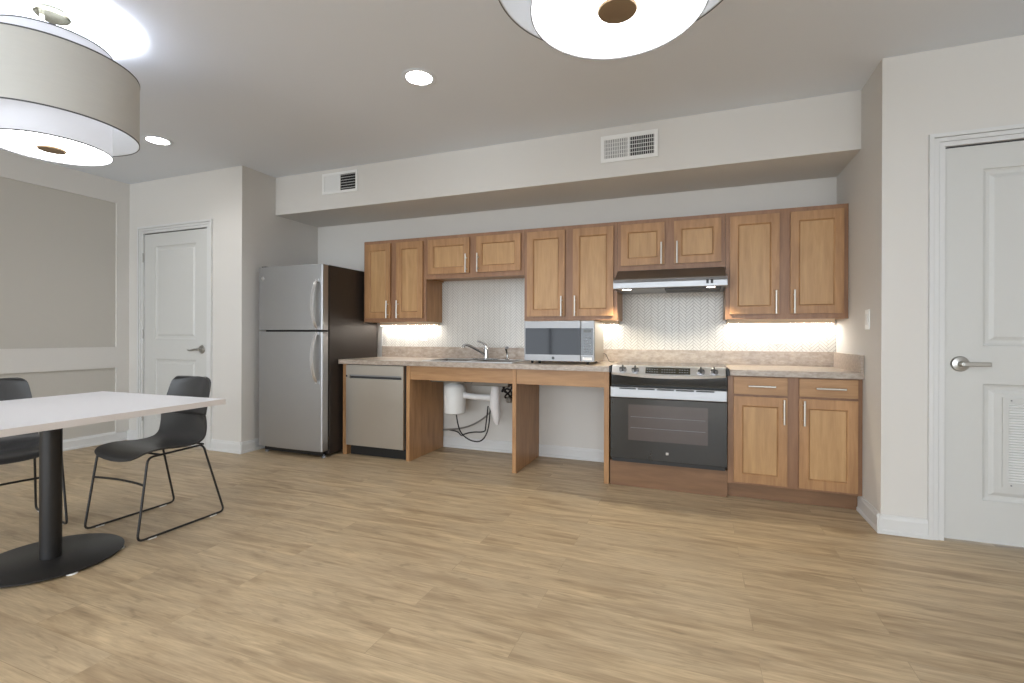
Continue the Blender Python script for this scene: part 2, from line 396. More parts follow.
def room_door(name, x0, x1, yw, ztop, handle_side, louver=False, label=None):
    r = root(name, (x0, yw + .035, 0)); yf = yw + .006
    holes = [(x0 + .155, x1 - .155, 1.012, ztop - .125), (x0 + .155, x1 - .155, .224, .818)]
    loops = [(.003, .007), (.014, .012), (.028, .013), (.046, .004)]
    d = MB().panelled(x0, x1, .012, ztop - .002, yf, yf + .035, holes, loops)
    d.build('door_panel', M['door'], r, weld=False)
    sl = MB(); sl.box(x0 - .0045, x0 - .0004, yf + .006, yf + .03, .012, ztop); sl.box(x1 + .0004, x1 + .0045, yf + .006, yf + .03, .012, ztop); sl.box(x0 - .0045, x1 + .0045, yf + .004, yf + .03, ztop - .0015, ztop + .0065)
    sl.build('door_gap_shade', M['darkgrey'], r, weld=False)  # dark strips standing in for the shadow line around the leaf
    hx = x1 - .07 if handle_side == 'r' else x0 + .062
    s = -1 if handle_side == 'r' else 1
    hz = .919
    h = MB().lathe([(0, .0), (.038, .0), (.040, .004), (.035, .011), (.015, .014), (.012, .052), (0, .054)], (hx, yf, hz), (0, -1, 0), 28)
    hd = h.build('door_handle', M['nickel'], r)
    if handle_side == 'r':
        l = MB().tube([(hx, yf - .045, hz), (hx + s * .03, yf - .05, hz + .002), (hx + s * .065, yf - .05, hz - .008), (hx + s * .095, yf - .05, hz - .012), (hx + s * .125, yf - .05, hz - .006)], .008, 10, rads=[.012, .010, .009, .008, .007])
        l.build('lever', M['nickel'], hd, smooth=True)
    else:
        l = MB().obox((hx - .004, yf - .05, hz), (hx + .106, yf - .05, hz + .001), .012, .020)
        l.build('lever', M['nickel'], hd, bevel=.003)
    # latch plate on the edge of the jamb
    lx = x1 + .003 if handle_side == 'r' else x0 - .003
    B(lx - .0028, lx + .0028, yf - .002, yf + .012, hz - .028, hz + .028).build('strike_plate', M['nickel'], r)
    gx = x0 - .003 if handle_side == 'r' else x1 + .003
    for z in (1.81, 1.06, .25):
        MB().lathe([(0, -.045), (.0062, -.045), (.0062, .045), (0, .045)], (gx, yw - .009, z), (0, 0, 1), 12).build('hinge', M['nickel'], r)
    if louver:
        a0, a1, b0, b1 = x0 + .232, x1 - .232, .300, .752
        g = MB(); yl = yf - .004
        g.box(a0, a0 + .024, yl, yf + .008, b0, b1); g.box(a1 - .024, a1, yl, yf + .008, b0, b1)
        g.box(a0 + .024, a1 - .024, yl, yf + .008, b0, b0 + .026); g.box(a0 + .024, a1 - .024, yl, yf + .008, b1 - .026, b1)
        gr = g.build('return_grille', M['door'], r, weld=False)
        B(a0 + .02, a1 - .02, yf + .0095, yf + .0105, b0 + .02, b1 - .02).build('duct_opening', M['void'], gr)
        s2 = MB(); n = 31
        for i in range(n):
            z = b0 + .030 + (b1 - b0 - .060) * i / (n - 1)
            s2.prism([(yf - .003, z - .0030), (yf - .002, z - .0036), (yf + .003, z + .0016), (yf + .002, z + .0022)], a0 + .024, a1 - .024)
        s2.build('louver_slats', M['white'], gr, weld=False)
        for x in (a0 + .012 + .015, (a0 + a1) / 2):
            for z in (b0 + .012, b1 - .012):
                pass
        for z in (b0 + .013, b1 - .013):
            MB().lathe([(0, 0), (.004, 0), (.003, .002), (0, .0025)], (a0 + .034, yl, z), (0, -1, 0), 10).build('screw', M['btn'], gr)
    return r
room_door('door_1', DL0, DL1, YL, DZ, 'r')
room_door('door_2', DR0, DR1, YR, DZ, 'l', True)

# ---------------------------------------------------------------- tiles
def herringbone(x0, x1, z0, z1, y, w=.0188, n=4, g=.0011):
    m = MB(); c = math.sqrt(.5)
    xc, zc = x0, z0
    R = lambda a, b: (xc + (a - b) * c, zc + (a + b) * c)
    W = x1 - x0; Hh = z1 - z0
    bm = bmesh.new()
    def tile(a0, a1, b0, b1):
        cx, cz = R((a0 + a1) / 2, (b0 + b1) / 2)
        if cx < x0 - .06 or cx > x1 + .06 or cz < z0 - .06 or cz > z1 + .06: return
        o = [(a0 + g, b0 + g), (a1 - g, b0 + g), (a1 - g, b1 - g), (a0 + g, b1 - g)]
        q = g + .0011
        i2 = [(a0 + q, b0 + q), (a1 - q, b0 + q), (a1 - q, b1 - q), (a0 + q, b1 - q)]
        vo = [bm.verts.new((R(*p)[0], y, R(*p)[1])) for p in o]; vi = [bm.verts.new((R(*p)[0], y - .0022, R(*p)[1])) for p in i2]
        bm.faces.new(vi)
        for k in range(4): bm.faces.new((vo[k], vo[(k + 1) % 4], vi[(k + 1) % 4], vi[k]))
    K = int((W + Hh) / (w * c)) + 40
    import itertools
    for p in range(-3, int(W / (2 * n * w * c)) + 6):
        for j in range(-int(W / w) - 60, int((W + Hh) / w) + 60):
            a, b = j * w + p * 2 * n * w, j * w
            X, Z = R(a, b)
            if Z < z0 - .15 or Z > z1 + .15 or X < x0 - .2 or X > x1 + .2: continue
            tile(a, a + n * w, b, b + w)
            tile(a - w, a, b, b + n * w)
    for co, no in (((x0, 0, 0), (-1, 0, 0)), ((x1, 0, 0), (1, 0, 0)), ((0, 0, z0), (0, 0, -1)), ((0, 0, z1), (0, 0, 1))):
        bmesh.ops.bisect_plane(bm, geom=bm.verts[:] + bm.edges[:] + bm.faces[:], plane_co=co, plane_no=no, clear_outer=True)
    me = bpy.data.meshes.new('herringbone'); bmesh.ops.recalc_face_normals(bm, faces=bm.faces)
    for f in bm.faces:
        if f.normal.y > 0: f.normal_flip()
    bm.to_mesh(me); bm.free(); me.materials.append(M['tile'])
    return me
ZT, ZS = .8408, .9475            # counter top, top of the low splash
TX0 = -2.369
r = root('wall_tile', (TX0, 0, ZS)); 
B(TX0, XR - .001, -.008, -.0005, ZS, 1.60).build('grout_bed', M['grout'], r)
me = herringbone(TX0, XR - .001, ZS, 1.60, -.0081)
o = bpy.data.objects.new('herringbone_tiles', me); COL.objects.link(o); o.parent = r; o.location = (-TX0, 0, -ZS)
MB().box(TX0 - .010, TX0 - .0002, -.011, -.0005, ZS, 1.177).build('tile_edge_strip', M['trim'], r)

# ---------------------------------------------------------------- cabinets
def bar_pull(x, y, z, length, vertical, parent):
    m = MB(); r_ = .006; st = .030; ya = y - st
    if vertical:
        m.lathe([(0, -length / 2), (r_, -length / 2), (r_, length / 2), (0, length / 2)], (x, ya, z), (0, 0, 1), 12)
        for s in (-1, 1): m.lathe([(0, 0), (.0045, 0), (.0045, st), (0, st)], (x, y, z + s * length * .3), (0, -1, 0), 10)
    else:
        m.lathe([(0, -length / 2), (r_, -length / 2), (r_, length / 2), (0, length / 2)], (x, ya, z), (1, 0, 0), 12)
        for s in (-1, 1): m.lathe([(0, 0), (.0045, 0), (.0045, st), (0, st)], (x + s * length * .3, y, z), (0, -1, 0), 10)
    return m.build('pull', M['pull'], parent, weld=False)
SHAKER = [(.002, .0015), (.005, .003), (.008, .011)]
def cab_door(x0, x1, z0, z1, yf, parent, pull_x, pull_z, plen=.16, fw=.050):
    d = MB().panelled(x0, x1, z0, z1, yf, yf + .019, [(x0 + fw, x1 - fw, z0 + fw + .003, z1 - fw - .008)], SHAKER)
    o = d.build('door', M['wood'], parent, bevel=.0015, weld=True)
    B(x0 + fw + .0092, x1 - fw - .0092, yf + .0100, yf + .0108, z0 + fw + .0122, z1 - fw - .0172).build('center_panel', M['woodpanel'], o)
    bar_pull(pull_x, yf, pull_z, plen, True, o)
    return o
UY = -.300
def upper_cabinet(x0, x1, z0, z1, label, group='wall cabinets above the counter'):
    t_ = thing('wall_cabinet', ((x0 + x1) / 2, UY / 2, z0), label, 'cabinet', group)
    c = MB(); k = .016; x0 += .0008; x1 -= .0008
    c.box(x0, x0 + k, UY + .02, -.009, z0, z1); c.box(x1 - k, x1, UY + .02, -.009, z0, z1)
    c.box(x0 + k, x1 - k, UY + .02, -.009, z0 + .012, z0 + .028) ; c.box(x0 + k, x1 - k, UY + .02, -.009, z1 - k, z1)
    c.box(x0 + k, x1 - k, -.016, -.009, z0 + .028, z1 - k)
    c.build('carcass', M['wood'], t_, weld=False)
    f = MB(); s = .038; xm = (x0 + x1) / 2
    for a, b in ((x0, x0 + s), (xm - s, xm + s), (x1 - s, x1)): f.box(a, b, UY, UY + .0199, z0, z1)
    for a, b in ((x0 + s, xm - s), (xm + s, x1 - s)):
        f.box(a, b, UY, UY + .0199, z0, z0 + .045); f.box(a, b, UY, UY + .0199, z1 - .045, z1)
    f.build('face_frame', M['wood_frame'], t_, weld=False)
    for a, b, px in ((x0 + .028, xm - .033, xm - .033 - .022), (xm + .033, x1 - .028, xm + .033 + .022)):
        hgt = z1 - z0
        cab_door(a, b, z0 + .035 if hgt > .5 else z0 + .040, z1 - .033, UY - .020, t_, px, z0 + .035 + (.08 if hgt > .5 else .085), .16)
    return t_
UZ0, UZ1 = 1.178, 1.936
UX = [-2.367, -1.690, -.757, .002, .764, 1.5065]
upper_cabinet(UX[0], UX[1], UZ0, UZ1, 'tall double-door wall cabinet beside the refrigerator, first of the row')
upper_cabinet(UX[1], UX[2], 1.557, UZ1, 'short wide wall cabinet hung above the sink, tile wall open beneath it')
upper_cabinet(UX[2], UX[3], UZ0, UZ1, 'tall double-door wall cabinet directly above the microwave')
upper_cabinet(UX[3], UX[4], 1.551, UZ1, 'short wall cabinet hung directly above the range hood')
upper_cabinet(UX[4], UX[5], UZ0, UZ1, 'tall double-door wall cabinet next to the side wall, beyond the range hood')

# under-cabinet strip lights, fixed along the wall
for i, (a, b, lab) in enumerate(((-2.345, -1.712, 'slim lit strip light under the tall wall cabinet beside the refrigerator'),
                                 (-.735, -.022, 'slim lit strip light under the tall wall cabinet above the microwave'),
                                 (.786, 1.480, 'slim lit strip light under the wall cabinet nearest the side wall'))):
    t_ = thing('strip_light', ((a + b) / 2, -.045, 1.178), lab, 'light', None)
    B(a, b, -.088, -.0105, 1.150, 1.1895).build('housing', M['woodpale'], t_, bevel=.001)
    B(a + .01, b - .01, -.082, -.045, 1.1478, 1.1499).build('lens', M['strip'], t_)

# base cabinet
FY = -.597
CB = ZT - .038
def base_cabinet(x0, x1):
    t_ = thing('base_cabinet', ((x0 + x1) / 2, FY / 2, 0), 'wooden base cabinet with two drawers and two doors, standing by the side wall', 'cabinet')
    k = .016; c = MB()
    c.box(x0, x0 + k, FY + .02, -.03, .1, CB); c.box(x1 - k, x1, FY + .02, -.03, .1, CB)
    c.box(x0 + k, x1 - k, FY + .02, -.03, .1, .116); c.box(x0 + k, x1 - k, -.04, -.03, .116, CB)
    c.build('carcass', M['wood'], t_, weld=False)
    f = MB(); s = .036; xm = (x0 + x1) / 2
    for a, b in ((x0, x0 + s), (xm - s, xm + s), (x1 - s, x1)): f.box(a, b, FY, FY + .0199, .098, CB)
    for a, b in ((x0 + s, xm - s), (xm + s, x1 - s)):
        for za, zb in ((.098, .13), (.655, .70), (.78, CB)): f.box(a, b, FY, FY + .0199, za, zb)
    f.build('face_frame', M['wood_frame'], t_, weld=False)
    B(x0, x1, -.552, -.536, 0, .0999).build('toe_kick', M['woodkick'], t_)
    for i, (a, b) in enumerate(((.800, 1.108), (1.172, 1.480))):
        d = B(a, b, FY - .020, FY - .001, .684, .796).build('drawer', M['woodh'], t_, bevel=.0015)
        bar_pull((a + b) / 2 + (.008 if i == 0 else .010), FY - .020, .739, .155, False, d)
        px = b - .022 if i == 0 else a + .024
        cab_door(a, b, .114, .670, FY - .020, t_, px, .583, .155)
base_cabinet(.766, 1.5065)

# open accessible sink base: three wooden end panels carrying an apron
t_ = thing('sink_desk_frame', (-.85, -.3, 0), 'open wooden knee-space frame of three panels and aprons under the sink counter', 'cabinet')
for a, b in ((-1.700, -1.667), (-.748, -.716), (-.044, -.008)):
    B(a, b, FY + .0005, -.021, 0, CB - .0002).build('end_panel', M['wood'], t_, bevel=.001)
for a, b in ((-1.6665, -.7485), (-.7155, -.0445)):
    B(a, b, FY + .006, FY + .025, .686, CB - .0002).build('apron', M['woodh'], t_, bevel=.001)
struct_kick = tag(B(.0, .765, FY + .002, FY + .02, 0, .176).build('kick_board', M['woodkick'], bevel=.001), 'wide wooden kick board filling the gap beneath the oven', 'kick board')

# ---------------------------------------------------------------- counter and splash
SX0, SX1, SY0, SY1 = -1.575, -.765, -.560, -.095
t_ = thing('countertop', (-1.19, -.3, CB), 'long mottled grey-brown countertop holding the sink and microwave', 'countertop')
c = MB(); cy0, cy1 = -.633, -.0205
c.box(-2.380, SX0 + .015, cy0, cy1, CB, ZT); c.box(SX1 - .015, -.002, cy0, cy1, CB, ZT)
c.box(SX0 + .015, SX1 - .015, cy0, SY0 + .015, CB, ZT); c.box(SX0 + .015, SX1 - .015, SY1 - .015, cy1, CB, ZT)
c.build('slab', M['lam'], t_, weld=False)
tag(B(.776, XR - .001, cy0, cy1, CB, ZT).build('countertop', M['lam'], origin=(1.14, -.3, CB), bevel=.002), 'short mottled countertop over the drawer cabinet by the side wall', 'countertop')
t_ = thing('backsplash', (-.43, -.01, ZT), 'low mottled laminate backsplash strip running along the whole counter below the tiles', 'backsplash')
B(TX0, XR - .001, -.020, -.0005, ZT + .0003, ZS - .0005).build('back_strip', M['lam'], t_, bevel=.0015)
B(XR - .020, XR - .0012, cy0, -.0205, ZT + .0003, ZS - .0005).build('side_strip', M['lam'], t_, bevel=.0015)

# ---------------------------------------------------------------- sink, faucet, sprayer
t_ = thing('sink', ((SX0 + SX1) / 2, -.33, ZT), 'stainless steel double-bowl sink set into the long countertop', 'sink')
rm = MB(); z = ZT + .0003
xm = (SX0 + SX1) / 2; bw = .025
bowls = [(SX0 + .035, xm - .015, SY0 + .035, SY1 - .085), (xm + .015, SX1 - .035, SY0 + .035, SY1 - .085)]
for bx in ((SX0, SX1, SY0, bowls[0][2]), (SX0, SX1, bowls[0][3], SY1), (SX0, bowls[0][0], bowls[0][2], bowls[0][3]), (bowls[0][1], bowls[1][0], bowls[0][2], bowls[0][3]), (bowls[1][1], SX1, bowls[0][2], bowls[0][3])):
    rm.box(bx[0], bx[1], bx[2], bx[3], z, z + .006)
rm.build('rim', M['handle'], t_, bevel=.002)
M['bowl'] = mat('sink_bowl', rgb(120, 115, 108), 0.45, 0.6, var=0.04)
for bi, (x0, x1, y0, y1) in enumerate(bowls):
    b = MB(); zb = (.668, .652)[bi]; k = .0015; ins = .02
    top = [(x0, y0), (x1, y0), (x1, y1), (x0, y1)]; bot = [(x0 + ins, y0 + ins), (x1 - ins, y0 + ins), (x1 - ins, y1 - ins), (x0 + ins, y1 - ins)]
    for off in (0, .003):
        n = b.add([(p[0] + (off if i in (1, 2) else -off), p[1] + (off if i > 1 else -off), z + .004) for i, p in enumerate(top)] +
                  [(p[0] + (off if i in (1, 2) else -off), p[1] + (off if i > 1 else -off), zb - off) for i, p in enumerate(bot)])
        for i in range(4): b.face((n + i, n + (i + 1) % 4, n + 4 + (i + 1) % 4, n + 4 + i))
        b.face((n + 4, n + 5, n + 6, n + 7))
    bo = b.build('bowl', M['bowl'], t_, bevel=.006)
    cx, cy = (x0 + x1) / 2, (y0 + y1) / 2
    MB().lathe([(0, .003), (.030, .003), (.042, .004), (.045, .0005)], (cx, cy, zb), (0, 0, 1), 24).build('drain', M['chrome'], bo)
zs = z + .006
fx, fy = -1.160, -.165
t_ = thing('faucet', (fx, fy, zs), 'chrome single-lever kitchen faucet with a low angled spout on the sink', 'faucet')
MB().lathe([(0, 0), (.030, 0), (.030, .006), (.024, .012), (.022, .05), (.024, .085), (.020, .098), (0, .102)], (fx, fy, zs), (0, 0, 1), 24).build('body', M['chrome'], t_)
B(fx - .12, fx + .12, fy - .026, fy + .026, zs + .0002, zs + .008).build('deck_plate', M['chrome'], t_, bevel=.003)
MB().tube([(fx, fy, zs + .035), (fx - .03, fy - .03, zs + .062), (fx - .09, fy - .075, zs + .102), (fx - .118, fy - .10, zs + .121), (fx - .140, fy - .12, zs + .128), (fx - .155, fy - .132, zs + .121), (fx - .159, fy - .136, zs + .104)], .013, 12, rads=[.015, .014, .012, .012, .0125, .013, .0125], smooth_path=0).build('spout', M['chrome'], t_, smooth=True)
MB().tube([(fx, fy, zs + .095), (fx - .008, fy - .006, zs + .125), (fx - .025, fy - .02, zs + .142), (fx - .050, fy - .04, zs + .156), (fx - .066, fy - .05, zs + .160)], .01, 10, rads=[.016, .013, .009, .007, .006]).build('lever', M['chrome'], t_, smooth=True)
px, py = -.962, -.16
t_ = thing('side_sprayer', (px, py, zs), 'small chrome pull-out sprayer standing on the sink beside the faucet', 'sprayer')
MB().lathe([(0, 0), (.022, 0), (.022, .006), (.014, .014), (.012, .026), (0, .028)], (px, py, zs), (0, 0, 1), 18).build('holder', M['chrome'], t_)
MB().tube([(px, py, zs + .02), (px - .001, py, zs + .05), (px - .006, py - .004, zs + .08), (px - .008, py - .008, zs + .095)], .01, 10, rads=[.010, .009, .011, .013]).build('handle', M['chrome'], t_, smooth=True)
MB().obox((px - .012, py + .004, zs + .102), (px + .010, py - .030, zs + .106), .026, .022).build('spray_head', M['steel'], t_, bevel=.004)

# ---------------------------------------------------------------- plumbing in the knee space
dx, dy = -1.415, -.27
t_ = thing('garbage_disposer', (dx, dy, .37), 'white cylindrical garbage disposer hanging beneath the sink bowl', 'disposer')
MB().lathe([(0, 0), (.080, 0), (.092, .006), (.094, .06), (.096, .10), (.096, .225), (.088, .245), (.05, .268), (.045, .2925), (0, .2925)], (dx, dy, .372), (0, 0, 1), 36).build('casing', M['white'], t_)
MB().lathe([(0, -.012), (.02, -.012), (.02, 0), (0, 0)], (dx, dy, .372), (0, 0, 1), 16).build('power_boss', M['black'], t_)
t_ = thing('drain_pipe', (-1.06, -.27, .30), 'white wrapped drain pipe and trap below the sink, beside the disposer', 'pipe')
MB().tube([(dx + .09, dy, .535), (-1.22, -.27, .525), (-1.05, -.27, .525)], .027, 16).build('horizontal_pipe', M['wrap'], t_, smooth=True)
MB().tube([(-1.03, -.27, .6485), (-1.025, -.27, .60), (-1.03, -.27, .52), (-1.03, -.268, .44), (-1.02, -.265, .38), (-1.02, -.26, .33), (-1.012, -.255, .295)], .04, 16, rads=[.034, .038, .045, .044, .038, .030, .012], smooth_path=0).build('trap_wrap', M['wrap'], t_, smooth=True)
hz = lambda pts, r, nm, mt, lab, cat: tag(MB().tube(pts, r, 8, smooth_path=3).build(nm, M[mt], origin=pts[-1], smooth=True), lab, cat)
hz([(dx + .015, dy, .365), (-1.39, -.26, .27), (-1.37, -.23, .18), (-1.28, -.21, .12), (-1.17, -.22, .13), (-1.10, -.25, .24), (-1.08, -.265, .38), (-1.075, -.268, .44)], .006, 'drain_hose', 'black', 'black hose looping down from the base of the white disposer', 'hose')
hz([(-1.095, -.27, .45), (-1.12, -.24, .34), (-1.14, -.22, .26), (-1.16, -.18, .205), (-1.32, -.12, .185), (-1.42, -.08, .15), (-1.455, -.06, .125), (-1.50, -.05, .165), (-1.60, -.04, .17)], .006, 'power_cord', 'black', 'black power cord drooping behind the disposer to the wooden panel', 'cord')
hz([(-1.095, -.20, .40), (-1.20, -.14, .31), (-1.35, -.09, .23), (-1.50, -.05, .185), (-1.66, -.04, .165)], .0075, 'water_hose', 'greyhose', 'grey braided hose slanting down behind the black cords under the sink', 'hose')
t_ = thing('shutoff_valve', (-.985, -.03, .48), 'round shutoff valve with dark tangled supply lines on the wall under the sink', 'valve')
MB().lathe([(0, 0), (.036, 0), (.036, .004), (.014, .010), (.012, .06), (0, .06)], (-.985, -.001, .485), (0, -1, 0), 20).build('escutcheon', M['nickel'], t_)
MB().lathe([(0, 0), (.026, 0), (.028, .01), (.022, .02), (0, .022)], (-.985, -.062, .485), (0, -1, 0), 16).build('valve_wheel', M['nickel'], t_)
for pts in ([(-.985, -.05, .49), (-.97, -.09, .54), (-1.03, -.11, .57), (-.98, -.14, .63), (-1.0, -.15, .80)], [(-.98, -.05, .49), (-.94, -.08, .55), (-.98, -.12, .60), (-1.03, -.14, .55), (-.99, -.15, .62), (-.96, -.16, .80)],
            [(-.99, -.05, .49), (-1.03, -.08, .51), (-.95, -.1, .57), (-.93, -.11, .64), (-.98, -.13, .80)], [(-.96, -.05, .50), (-1.0, -.10, .56), (-1.03, -.12, .62), (-.93, -.13, .60), (-.94, -.15, .80)]):
    MB().tube(pts, .0075, 8, smooth_path=3).build('supply_line', M['black'], t_, smooth=True)

# ---------------------------------------------------------------- dishwasher
t_ = thing('dishwasher', (-2.0, -.3, 0), 'stainless steel built-in dishwasher between the refrigerator and the sink space', 'dishwasher')
B(-2.312, -1.702, -.585, -.03, .10, CB - .004).build('tub', M['black'], t_)
d = MB(); d.box(-2.304, -1.714, -.622, -.588, .095, .680); d.box(-2.304, -2.268, -.622, -.588, .680, .712); d.box(-1.732, -1.714, -.622, -.588, .680, .712)
d.box(-2.304, -1.714, -.622, -.588, .712, .795)
dd = d.build('door', M['steelw'], t_, weld=False)
B(-2.268, -1.732, -.600, -.589, .680, .712).build('handle_recess', M['darkgrey'], dd)
MB().prism([(-.620, .700), (-.620, .712), (-.606, .712)], -2.268, -1.732).build('pocket_handle', M['steel'], dd)
B(-2.30, -1.715, -.560, -.535, 0, .094).build('toe_kick', M['black'], t_)
B(-2.306, -2.288, -.6235, -.6222, .690, .706).build('badge', M['chrome'], dd)
# wooden end panel at the left of the dishwasher
tag(B(-2.362, -2.318, FY + .004, -.021, 0, CB - .0002).build('end_panel', M['wood'], origin=(-2.34, -.3, 0), bevel=.001), 'narrow wooden end panel between the refrigerator and the dishwasher', 'panel')

# ---------------------------------------------------------------- refrigerator
FX0, FX1 = -3.113, -2.386
t_ = thing('refrigerator', ((FX0 + FX1) / 2, -.42, 0), 'tall stainless top-freezer refrigerator with dark sides in the corner', 'refrigerator')
B(FX0 + .004, FX1 - .004, -.735, -.060, .028, 1.662).build('cabinet_body', M['fridgeside'], t_, bevel=.004)
B(FX0 + .012, FX1 - .012, -.7495, -.7355, .07, 1.65).build('gasket', M['shadow_gap'], t_)
def fridge_door(z0, z1, nm):
    # gently bowed front
    prof = []; n = 26
    for i in range(n + 1):
        u = i / n; u = .5 - .5 * math.cos(PI * u); x = FX0 + (FX1 - FX0) * u
        bow = .010 * (1 - (2 * u - 1) ** 2)
        ed = .010 * (max(0, 1 - min(u, 1 - u) / .014)) ** 2
        prof.append((x, -.822 - bow + ed))
    prof += [(FX1, -.752), (FX0, -.752)]
    o = MB().prism(prof, z0, z1, 'z').build(nm, M['steelv'], t_, bevel=.003)
    return o
fd = fridge_door(1.098, 1.660, 'freezer_door'); rd = fridge_door(.062, 1.084, 'fridge_door')
def fridge_handle(z0, z1, wide_top, parent):
    m = MB(); n = 22; rows = []; xh = FX1 - .050
    for i in range(n + 1):
        u = i / n; z = z0 + (z1 - z0) * u
        a = math.sin(PI * u) ** .55 if 0 < u < 1 else 0
        y = -.832 - .046 * a; hw = .018 - .004 * (1 - a); th_ = .007
        k = (1 - u) if wide_top else u
        xo = -.012 * math.sin(PI * u)
        rows.append(m.add([(xh + xo - hw, y, z), (xh + xo - hw * .6, y - th_ * 1.5, z), (xh + xo + hw * .6, y - th_ * 1.5, z), (xh + xo + hw, y, z), (xh + xo + hw * .5, y + th_, z), (xh + xo - hw * .5, y + th_, z)]))
    for A, Bq in zip(rows, rows[1:]):
        for i in range(6): m.face((A + i, A + (i + 1) % 6, Bq + (i + 1) % 6, Bq + i), True)
    m.face([rows[0] + i for i in range(6)]); m.face([rows[-1] + i for i in range(6)])
    for z in (z0, z1): m.box(xh - .013, xh + .013, -.840, -.822, z - .012, z + .012)
    m.build('handle', M['handle'], parent, weld=False)
fridge_handle(1.115, 1.520, True, fd); fridge_handle(.655, 1.070, False, rd)
MB().lathe([(0, 0), (.017, 0), (.017, .002), (.015, .003), (0, .003)], (FX0 + .055, -.8235, 1.56), (0, -1, 0), 24).build('badge', M['chrome'], fd)
B(FX0 + .01, FX0 + .06, -.80, -.75, 1.6605, 1.672).build('hinge_cap', M['darkgrey'], t_, bevel=.003)
B(FX0 + .03, FX1 - .03, -.775, -.74, .018, .056).build('base_grille', M['black'], t_)
for x in (FX0 + .05, FX1 - .03):
    MB().lathe([(0, 0), (.018, 0), (.018, .012), (.008, .014), (.008, .03), (0, .03)], (x, -.765, 0), (0, 0, 1), 16).build('levelling_foot', M['btn'], t_)
for x in (FX0 + .05, FX1 - .05):
    MB().lathe([(0, 0), (.016, 0), (.016, .03), (0, .03)], (x, -.12, 0), (0, 0, 1), 16).build('levelling_foot', M['btn'], t_)

# ---------------------------------------------------------------- range
t_ = thing('oven_range', (.385, -.33, .176), 'stainless and black slide-in electric range with control knobs along its front', 'range')
RX0, RX1 = .010, .762
B(RX0, RX1, -.598, -.045, .190, .838).build('oven_body', M['black'], t_)
B(RX0 - .006, RX1 + .006, -.610, -.035, .8415, .849).build('glass_cooktop', M['blackgloss'], t_, bevel=.002)
for x, y, rr in ((.21, -.44, .10), (.56, -.44, .085), (.21, -.19, .075), (.56, -.19, .10)):
    MB().lathe([(rr, 0), (rr - .003, .0004), (rr - .006, 0)], (x, y, .8492), (0, 0, 1), 40).build('burner_ring', M['btn'], t_)
# control panel: sloping fascia with a bowed lower edge
m = MB(); n = 20; ra = []
for i in range(n + 1):
    u = i / n; x = RX0 + .012 + (RX1 - RX0 - .024) * u; bow = 1 - (2 * u - 1) ** 2
    ra.append(m.add([(x, -.612, .853), (x, -.640 - .010 * bow, .850), (x, -.672 - .014 * bow, .803 - .010 * bow), (x, -.668 - .014 * bow, .790 - .018 * bow), (x, -.612, .785 - .010 * bow)]))
for A, Bq in zip(ra, ra[1:]):
    for i in range(5): m.face((A + i, A + (i + 1) % 5, Bq + (i + 1) % 5, Bq + i))
m.face([ra[0] + i for i in range(5)]); m.face([ra[-1] + i for i in range(5)])
cp = m.build('control_panel', M['handle'], t_)
for x in (RX0 - .004, RX1 + .004): B(x - .0075, x + .0075, -.645, -.600, .80, .846).build('end_cap', M['black'], t_, bevel=.002)
def onpanel(x, s, out=0):   # a point on the fascia, s 0..1 from its top edge down
    u = (x - RX0 - .012) / (RX1 - RX0 - .024); bow = 1 - (2 * u - 1) ** 2
    a = Vector((x, -.640 - .010 * bow, .850)); b = Vector((x, -.672 - .014 * bow, .803 - .010 * bow))
    d = (b - a).normalized(); nr = Vector((0, d.z, -d.y)).normalized()
    if nr.y > 0: nr = -nr
    return a + (b - a) * s + nr * out, nr
p0, nr = onpanel(.392, .12, .0003)
m = MB(); pts = []
for x, s in ((.250, .10), (.535, .10), (.535, .86), (.250, .86)): pts.append(onpanel(x, s, .001)[0] )
dn = 12; rows = []
for i in range(dn + 1):
    x = .250 + .285 * i / dn
    rows.append(m.add([onpanel(x, .12, .0012)[0], onpanel(x, .84, .0012)[0], onpanel(x, .84, -.002)[0], onpanel(x, .12, -.002)[0]]))
for A, Bq in zip(rows, rows[1:]):
    for i in range(4): m.face((A + i, A + (i + 1) % 4, Bq + (i + 1) % 4, Bq + i))
dp = m.build('display', M['display'], cp)
for ra_ in (range(0, 5), range(6, 12), range(13, 17)):
    bt = MB()
    for i in ra_:
        x = .262 + .016 * i
        for s in (.36, .64):
            q, nr_ = onpanel(x, s, .0018)
            bt.box(q.x - .0045, q.x + .0045, q.y - .0006, q.y + .0006, q.z - .003, q.z + .003)
    bt.build('button_cluster', M['btn'], dp, weld=False)
for x in (.098, .182, .600, .680):
    q, nr = onpanel(x, .5)
    k = MB().lathe([(0, 0), (.026, 0), (.026, .003), (.019, .006), (.017, .018), (0, .019)], q, nr, 24)
    ko = k.build('knob', M['black'] if False else M['steel'], cp)
    g = MB(); d = Vector((1, 0, 0)).cross(nr).normalized()
    g.obox(q + nr * .022 - d * .022, q + nr * .022 + d * .022, .010, .012, nr); g.obox(q + nr * .022 - Vector((.022, 0, 0)), q + nr * .022 + Vector((.022, 0, 0)), .007, .010, nr)
    g.build('grip', M['darkgrey'], ko, bevel=.002)
B(RX0 + .004, RX1 - .004, -.628, -.5985, .716, .79).build('upper_trim', M['blackgloss'], t_)
od = B(RX0 + .001, RX1 - .001, -.655, -.601, .208, .628).build('oven_door', M['ovenglass'], t_, bevel=.003)
B(RX0 + .012, RX1 - .012, -.640, -.601, .182, .206).build('lower_vent', M['black'], t_)
tm = MB(); tm.box(RX0 + .001, RX1 - .001, -.668, -.601, .630, .706)
to = tm.build('door_handle_rail', M['steel'], od, bevel=.006)
for i in range(5):
    a = .075 + i * .124
    B(a, a + .112, -.6692, -.6675, .690, .700).build('vent_slot', M['black'], to)
ow = MB(); ow.box(.135, .645, -.6562, -.6551, .340, .585)
